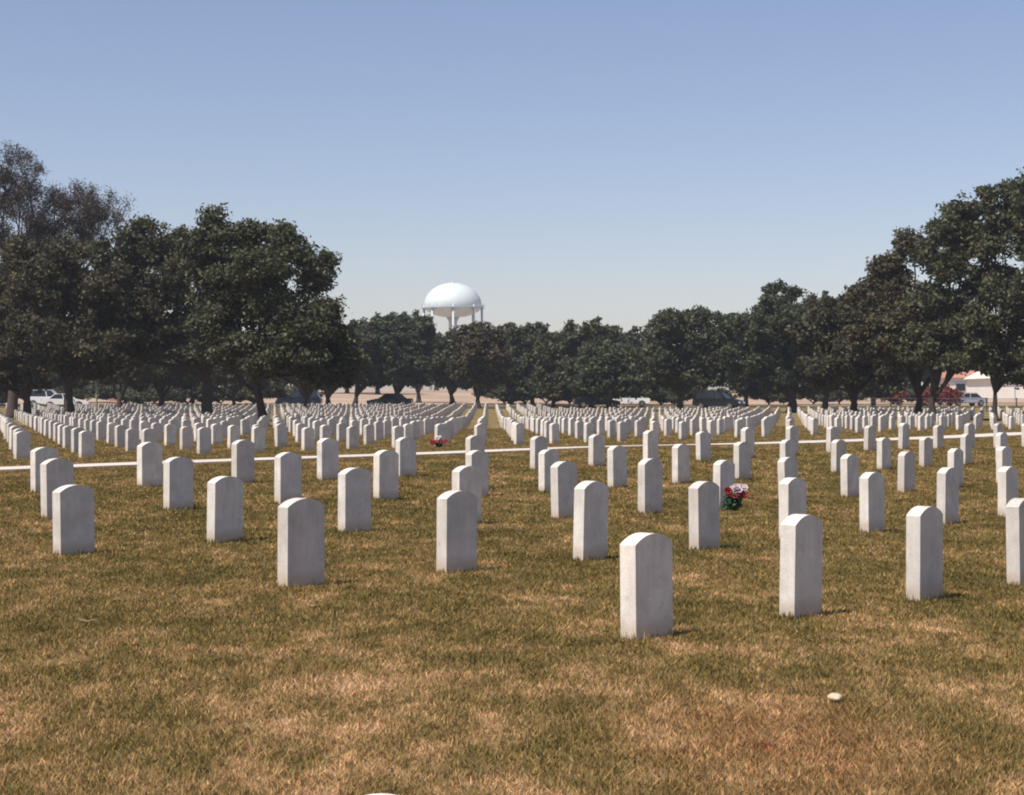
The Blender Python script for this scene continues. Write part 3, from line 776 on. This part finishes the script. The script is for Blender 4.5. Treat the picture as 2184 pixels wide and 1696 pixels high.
# ------------------------------------------------------------------ cars
def car(px, Y, heading, paint, label, suv=False, scale=1.0):
    x = (px - HX) * Y / F; z = gz(x, Y)
    root = empty('parked_car', (x, Y, z + 0.02), heading); root.scale = (scale,) * 3
    tag(root, label, 'car')
    L, Wd = (4.8, 1.85) if suv else (4.7, 1.8)
    top = 1.75 if suv else 1.42
    belt = 1.05 if suv else .92
    def extrude(pro, w0, w1, bevel=0.05):
        bm = bmesh.new(); zs = [p[1] for p in pro]; zmin, zmax = min(zs), max(zs)
        A = []; B = []
        for (a, h) in pro:
            t = (h - zmin) / (zmax - zmin); w = w0 + (w1 - w0) * t
            A.append(bm.verts.new((a, -w/2, h))); B.append(bm.verts.new((a, w/2, h)))
        bm.faces.new(A); bm.faces.new(B[::-1])
        for i in range(len(pro)):
            j = (i + 1) % len(pro); bm.faces.new((A[i], B[i], B[j], A[j]))
        bmesh.ops.bevel(bm, geom=list(bm.edges), offset=bevel, segments=2, affect='EDGES', clamp_overlap=True)
        return bm
    fr = L / 2
    arch = lambda c: [(c + .40 * math.cos(t), .32 + .40 * math.sin(t)) for t in [math.pi * k / 6 for k in range(7)]]
    low = [(fr, .35)] + [(a, b) for a, b in arch(fr - .95)] + [(a, b) for a, b in arch(-fr + .9)] + [(-fr, .4), (-fr + .03, .85), (-fr + .18, belt), (fr - 1.25, belt), (fr - .25, belt - .18), (fr, .62)]
    link('body', bm_mesh('body', extrude(low, Wd, Wd * .97, .03)), paint, root)
    rear = -fr + (.25 if suv else .75)
    cab = [(rear, belt), (fr - 1.3, belt), (fr - 2.05, top), (rear + (.25 if suv else .65), top)]
    link('windows', bm_mesh('windows', extrude([(a, h - .02 if h == belt else h - .05) for a, h in cab], Wd * .93, Wd * .74, .02)), M['darkwin'], root)
    bm = bmesh.new()
    for s in (-1, 1):
        for a0, a1 in (((fr - 1.28), (fr - 2.05)), ((-.1), (-.25)), (rear, rear + (.25 if suv else .65))):
            tube(bm, [(a0, s * Wd * .465, belt - .02), (a1, s * Wd * .375, top)], [.045, .045], 6)
    box(bm, ((fr - 2.05 + rear + (.25 if suv else .65)) / 2, 0, top), (fr - 2.05 - rear - (.25 if suv else .65) + .1, Wd * .76, .05))
    link('roof', bm_mesh('roof', bm), paint, root)
    for a in (fr - .95, -fr + .9):
        for s in (-1, 1):
            bm = bmesh.new(); bmesh.ops.create_cone(bm, cap_ends=True, segments=24, radius1=.33, radius2=.33, depth=.22, matrix=Matrix.Translation((a, s * (Wd/2 - .12), .33)) @ Matrix.Rotation(math.pi/2, 4, 'X'))
            wh = link('wheel', bm_mesh('wheel', bm), M['tyre'], root)
            bm = bmesh.new(); bmesh.ops.create_cone(bm, cap_ends=True, segments=20, radius1=.2, radius2=.2, depth=.04, matrix=Matrix.Translation((a, s * (Wd/2 - .0), .33)) @ Matrix.Rotation(math.pi/2, 4, 'X'))
            link('rim', bm_mesh('rim', bm), M['rim'], wh)
    for s in (-1, 1):
        bm = bmesh.new(); box(bm, (fr - .03, s * .62, .64), (.12, .34, .16)); bmesh.ops.bevel(bm, geom=list(bm.edges), offset=.03, segments=2, affect='EDGES'); link('headlight', bm_mesh('headlight', bm), M['lamp'], root)
        bm = bmesh.new(); box(bm, (-fr + .03, s * .66, .78), (.1, .3, .16)); link('tail_light', bm_mesh('tail_light', bm), M['redlamp'], root)
        bm = bmesh.new(); box(bm, (fr - 1.55, s * (Wd/2 + .08), belt + .06), (.12, .2, .13)); bmesh.ops.bevel(bm, geom=list(bm.edges), offset=.03, segments=2, affect='EDGES'); link('mirror', bm_mesh('mirror', bm), paint, root)
    return root
car(1533, 166, math.radians(-28), M['black_paint'], 'black sport utility car with sun glints, parked under the oaks right of centre', suv=True)
car(1272, 176, math.radians(4), M['navy_paint'], 'dark sedan parked under the low spreading oak at centre right')
car(832, 180, math.radians(176), M['green_paint'], 'dark car half hidden behind trunks below and left of the water tower')
car(638, 180, math.radians(180), M['navy_paint'], 'dark car parked right of the forked trunk of the large oak', suv=True)
car(138, 176, math.radians(15), M['white_paint'], 'white car between the two dark trunks at the left edge')
car(104, 184, math.radians(8), M['white_paint'], 'white van-like car left of the other white car, far left', suv=True)
car(2058, 186, math.radians(200), M['silver_paint'], 'pale silver car with a glinting roof in front of the white building')
car(1340, 182, math.radians(175), M['white_paint'], 'white car glimpsed behind the dark sedan')

# ------------------------------------------------------------------ buildings
def building(name, label, x0, x1, Y, depth, h, wallm, roofm, nwin, door=True):
    xc = (x0 + x1) / 2; z = min(gz(x0, Y), gz(x1, Y)) - .3
    root = empty(name, (xc, Y + depth/2, z)); tag(root, label, 'building'); W = x1 - x0
    bm = bmesh.new(); box(bm, (0, 0, h/2), (W, depth, h))
    link('wall', bm_mesh('wall', bm), wallm, root)
    bm = bmesh.new()
    e = .5; vs = [bm.verts.new(p) for p in ((-W/2-e, -depth/2-e, h), (W/2+e, -depth/2-e, h), (W/2+e, depth/2+e, h), (-W/2-e, depth/2+e, h), (-W/2, 0, h+1.1), (W/2, 0, h+1.1))]
    for f in ((0, 1, 5, 4), (2, 3, 4, 5), (0, 4, 3), (1, 2, 5), (3, 2, 1, 0)): bm.faces.new([vs[i] for i in f])
    link('roof', bm_mesh('roof', bm), roofm, root)
    for i in range(nwin):
        cx = -W/2 + W * (i + .5) / nwin
        bm = bmesh.new(); box(bm, (cx, -depth/2 - .02, h * .55), (1.5, .08, 1.2)); fr = link('window', bm_mesh('window', bm), M['tanksteel'], root)
        bm = bmesh.new(); box(bm, (cx, -depth/2 - .05, h * .55), (1.3, .06, 1.0)); link('pane', bm_mesh('pane', bm), M['darkwin'], fr)
    # wall panels
    bm = bmesh.new()
    for i in range(1, max(2, int(W / 3))):
        box(bm, (-W/2 + i * 3.0, -depth/2 - .03, h/2 - .02), (.12, .08, h - .1))
    box(bm, (0, -depth/2 - .04, h * .82), (W - .1, .06, .1))
    link('wall_batten', bm_mesh('wall_batten', bm), M['tanksteel'], root)
    if door:
        bm = bmesh.new(); box(bm, (W * .12, -depth/2 - .03, 1.3), (1.1, .1, 2.1)); d = link('door', bm_mesh('door', bm), M['brick'], root)
        bm = bmesh.new(); box(bm, (W * .12 + .4, -depth/2 - .1, 1.25), (.06, .06, .15)); link('handle', bm_mesh('handle', bm), M['rim'], d)
    return root
building('low_building', 'long low white building behind the fence at the right edge', (2115 - HX) * 225 / F, (2420 - HX) * 225 / F, 225, 12, 3.1, M['wall'], M['wall'], 0, False)
building('low_building', 'pale building with a reddish roof seen under the arching oak limb', (2025 - HX) * 245 / F, (2120 - HX) * 245 / F, 245, 9, 3.0, M['wall'], M['brick'], 2)
building('brick_house', 'small pinkish brick house glimpsed under the low oaks at left', (232 - HX) * 215 / F, (292 - HX) * 215 / F, 215, 7, 2.6, M['brick'], M['brick'], 2)

# rail fence on the right in front of the building
def fence():
    x0, Y0, x1, Y1 = 33.0, 158.0, 52.0, 150.0
    root = empty('rail_fence', (x0, Y0, gz(x0, Y0))); tag(root, 'thin dark rail fence along the field at right, in front of the white building', 'fence')
    n = 9; pts = []
    for i in range(n):
        t = i / (n - 1); x = x0 + (x1 - x0) * t; y = Y0 + (Y1 - Y0) * t; pts.append((x - x0, y - Y0, gz(x, y) - gz(x0, Y0)))
    for p in pts:
        bm = bmesh.new(); box(bm, (p[0], p[1], p[2] + .6), (.1, .1, 1.3)); link('post', bm_mesh('post', bm), M['iron'], root)
    for h in (.45, .8, 1.15):
        bm = bmesh.new(); tube(bm, [(a, b, c + h) for a, b, c in pts], [.028] * n, 6); link('rail', bm_mesh('rail', bm), M['iron'], root)
fence()

# ------------------------------------------------------------------ flowers
def blossom_mesh(r, seed, petals=11):
    g = random.Random(seed); bm = bmesh.new()
    for ring, (tilt, rr) in enumerate(((.25, 1.0), (.8, .75), (1.2, .45))):
        for k in range(petals - ring * 2):
            a = 2*math.pi*k/(petals - ring*2) + ring; t = tilt + g.uniform(-.1, .1); q = r * rr
            d = Vector((math.cos(a)*math.cos(t), math.sin(a)*math.cos(t), math.sin(t))); s = Vector((-math.sin(a), math.cos(a), 0)) * q * .34
            v = [bm.verts.new(d * q * .1 - s * .3), bm.verts.new(d * q * .1 + s * .3), bm.verts.new(d * q * .65 + s), bm.verts.new(d * q), bm.verts.new(d * q * .65 - s)]
            bm.faces.new(v)
    return bm_mesh('blossom', bm)
BW = blossom_mesh(.048, 1); BW.materials.append(M['white_flower'])
BR = blossom_mesh(.045, 2); BR.materials.append(M['red_flower'])
def leafy(name, c, r, n, seed, size=.03):
    return leaves([(c[0], c[1], c[2], *r)], n, size, seed, .05)
def bouquet():
    x, y = (1568 - HX) * 20.6 / F, 20.6
    root = empty('flower_bouquet', (x, y, gz(x, y))); tag(root, 'bouquet of white and red flowers in a green vase on the near lawn', 'flowers')
    bm = bmesh.new(); lathe(bm, [(.004, -.1), (.02, .02), (.05, .17), (.055, .175)], 16)
    link('vase', bm_mesh('vase', bm, True), M['vase'], root)
    link('leaves', leafy('leaves', (-.03, 0, .12), (.09, .08, .11), 1100, 3), M['stemgreen'], root)
    g = random.Random(4)
    for i in range(20):
        a = g.uniform(-1, 1); b = g.uniform(-1, 1)
        o = link('blossom', BW, None, root, (.035 + a * .085, -.03 - (1 - abs(a)) * .04 + g.uniform(-.02, .02), .262 + b * .035))
        o.rotation_euler = (math.radians(45 + g.uniform(-25, 25)), g.uniform(-.5, .5), 0)
    for i in range(34):
        a = -1.25 + 2.3 * (i % 17) / 16
        o = link('blossom', BR, None, root, (.01 + a * .09, -.055 + g.uniform(-.03, .03), .205 + (.05 if a < -.9 else 0) + g.uniform(-.012, .012)))
        o.rotation_euler = (math.radians(75 + g.uniform(-20, 20)), g.uniform(-.5, .5), 0)
def pot_flowers():
    x, y = (936 - HX) * 43.6 / F, 43.6
    root = empty('flower_pot', (x, y, gz(x, y))); tag(root, 'low pot of red flowers with a white bow, beyond the path', 'flowers')
    bm = bmesh.new(); lathe(bm, [(.07, 0), (.10, .13), (.105, .135)], 16)
    link('pot', bm_mesh('pot', bm, True), M['vase'], root)
    link('leaves', leafy('leaves', (0, 0, .14), (.17, .12, .07), 700, 6), M['stemgreen'], root)
    g = random.Random(8)
    for i in range(20):
        a = -1 + 2 * i / 19
        if abs(a) < .12: continue
        o = link('blossom', BR, None, root, (a * .19, -.08 + g.uniform(-.04, .04), .15 + g.uniform(-.035, .035))); o.scale = (1.2,) * 3
        o.rotation_euler = (math.radians(60 + g.uniform(-20, 20)), g.uniform(-.5, .5), 0)
    bm = bmesh.new()
    for s in (-1, 1):
        bmesh.ops.create_uvsphere(bm, u_segments=12, v_segments=8, radius=.045, matrix=Matrix.Translation((s * .035, -.04, .27)) @ Matrix.Diagonal((1, .5, 1.1, 1)))
    bmesh.ops.create_uvsphere(bm, u_segments=10, v_segments=6, radius=.03, matrix=Matrix.Translation((0, -.06, .215)))
    link('bow', bm_mesh('bow', bm, True), M['white_flower'], root)
bouquet(); pot_flowers()

# a few dead leaves lying on the lawn
leafspots = [(668, 1302, .07, 'small pale leaf on the grass below the left headstone of the second row'), (1195, 1286, .06, 'small orange-brown leaf on the grass between two front headstones'), (186, 1336, .06, 'small pale leaf on the grass at lower left')]
for i, (px, py, s, lab) in enumerate(leafspots):
    Y = 12.0
    for _ in range(12): Y = F * (CAMZ - gz((px - HX) * Y / F, Y)) / (py - HY)
    x = (px - HX) * Y / F
    bm = bmesh.new(); g = random.Random(i); n = 12; ctr = bm.verts.new((0, 0, .012)); ring = []
    for k in range(n):
        a = 2*math.pi*k/n; rr = s * (.75 + .25 * math.cos(2*a)) * (1 + .18 * math.sin(5*a))
        ring.append(bm.verts.new((rr * math.cos(a), rr * .55 * math.sin(a), .004 + .014 * abs(math.cos(a)) + g.uniform(0, .005))))
    for k in range(n): bm.faces.new((ctr, ring[k], ring[(k+1) % n]))
    r = bmesh.ops.solidify(bm, geom=list(bm.faces), thickness=.002)
    o = link('dead_leaf', bm_mesh('dead_leaf', bm), M['straw']); o.location = (x, Y, gz(x, Y) + .02); o.rotation_euler = (0, 0, g.uniform(-.4, .4))
    tag(o, lab, 'leaf')

bm = bmesh.new(); bmesh.ops.create_icosphere(bm, subdivisions=3, radius=1.0)
for v in bm.verts:
    q = v.co; k = 1 + .12 * math.sin(3 * q.x + 1) + .08 * math.sin(5 * q.y + 2)
    v.co = Vector((q.x * .033 * k, q.y * .05 * k, q.z * .016))
o = link('stone', bm_mesh('stone', bm, True), M['palestone'])
Y = 7.3
for _ in range(12): Y = F * (CAMZ - gz((1780 - HX) * Y / F, Y)) / (1498 - HY)
o.location = ((1780 - HX) * Y / F, Y, gz((1780 - HX) * Y / F, Y) + .022); tag(o, 'small flat pale stone lying in the dry grass at lower right', 'stone')

# ------------------------------------------------------------------ air
def haze():
    bm = bmesh.new(); box(bm, (0, 500, 17.3), (1840, 1640, 37.4))
    m = bpy.data.materials.new('haze_air'); m.use_nodes = True; t = m.node_tree
    t.nodes.remove(t.nodes['Principled BSDF'])
    v = t.nodes.new('ShaderNodeVolumePrincipled'); v.inputs['Color'].default_value = (0.86, 0.90, 0.97, 1); v.inputs['Density'].default_value = 0.00033
    v.inputs['Anisotropy'].default_value = 0.3
    t.links.new(v.outputs[0], t.nodes['Material Output'].inputs['Volume'])
    o = link('haze', bm_mesh('haze', bm), m); tag(o, 'thin pale summer haze in the air over the cemetery', 'haze', kind='stuff')
haze()
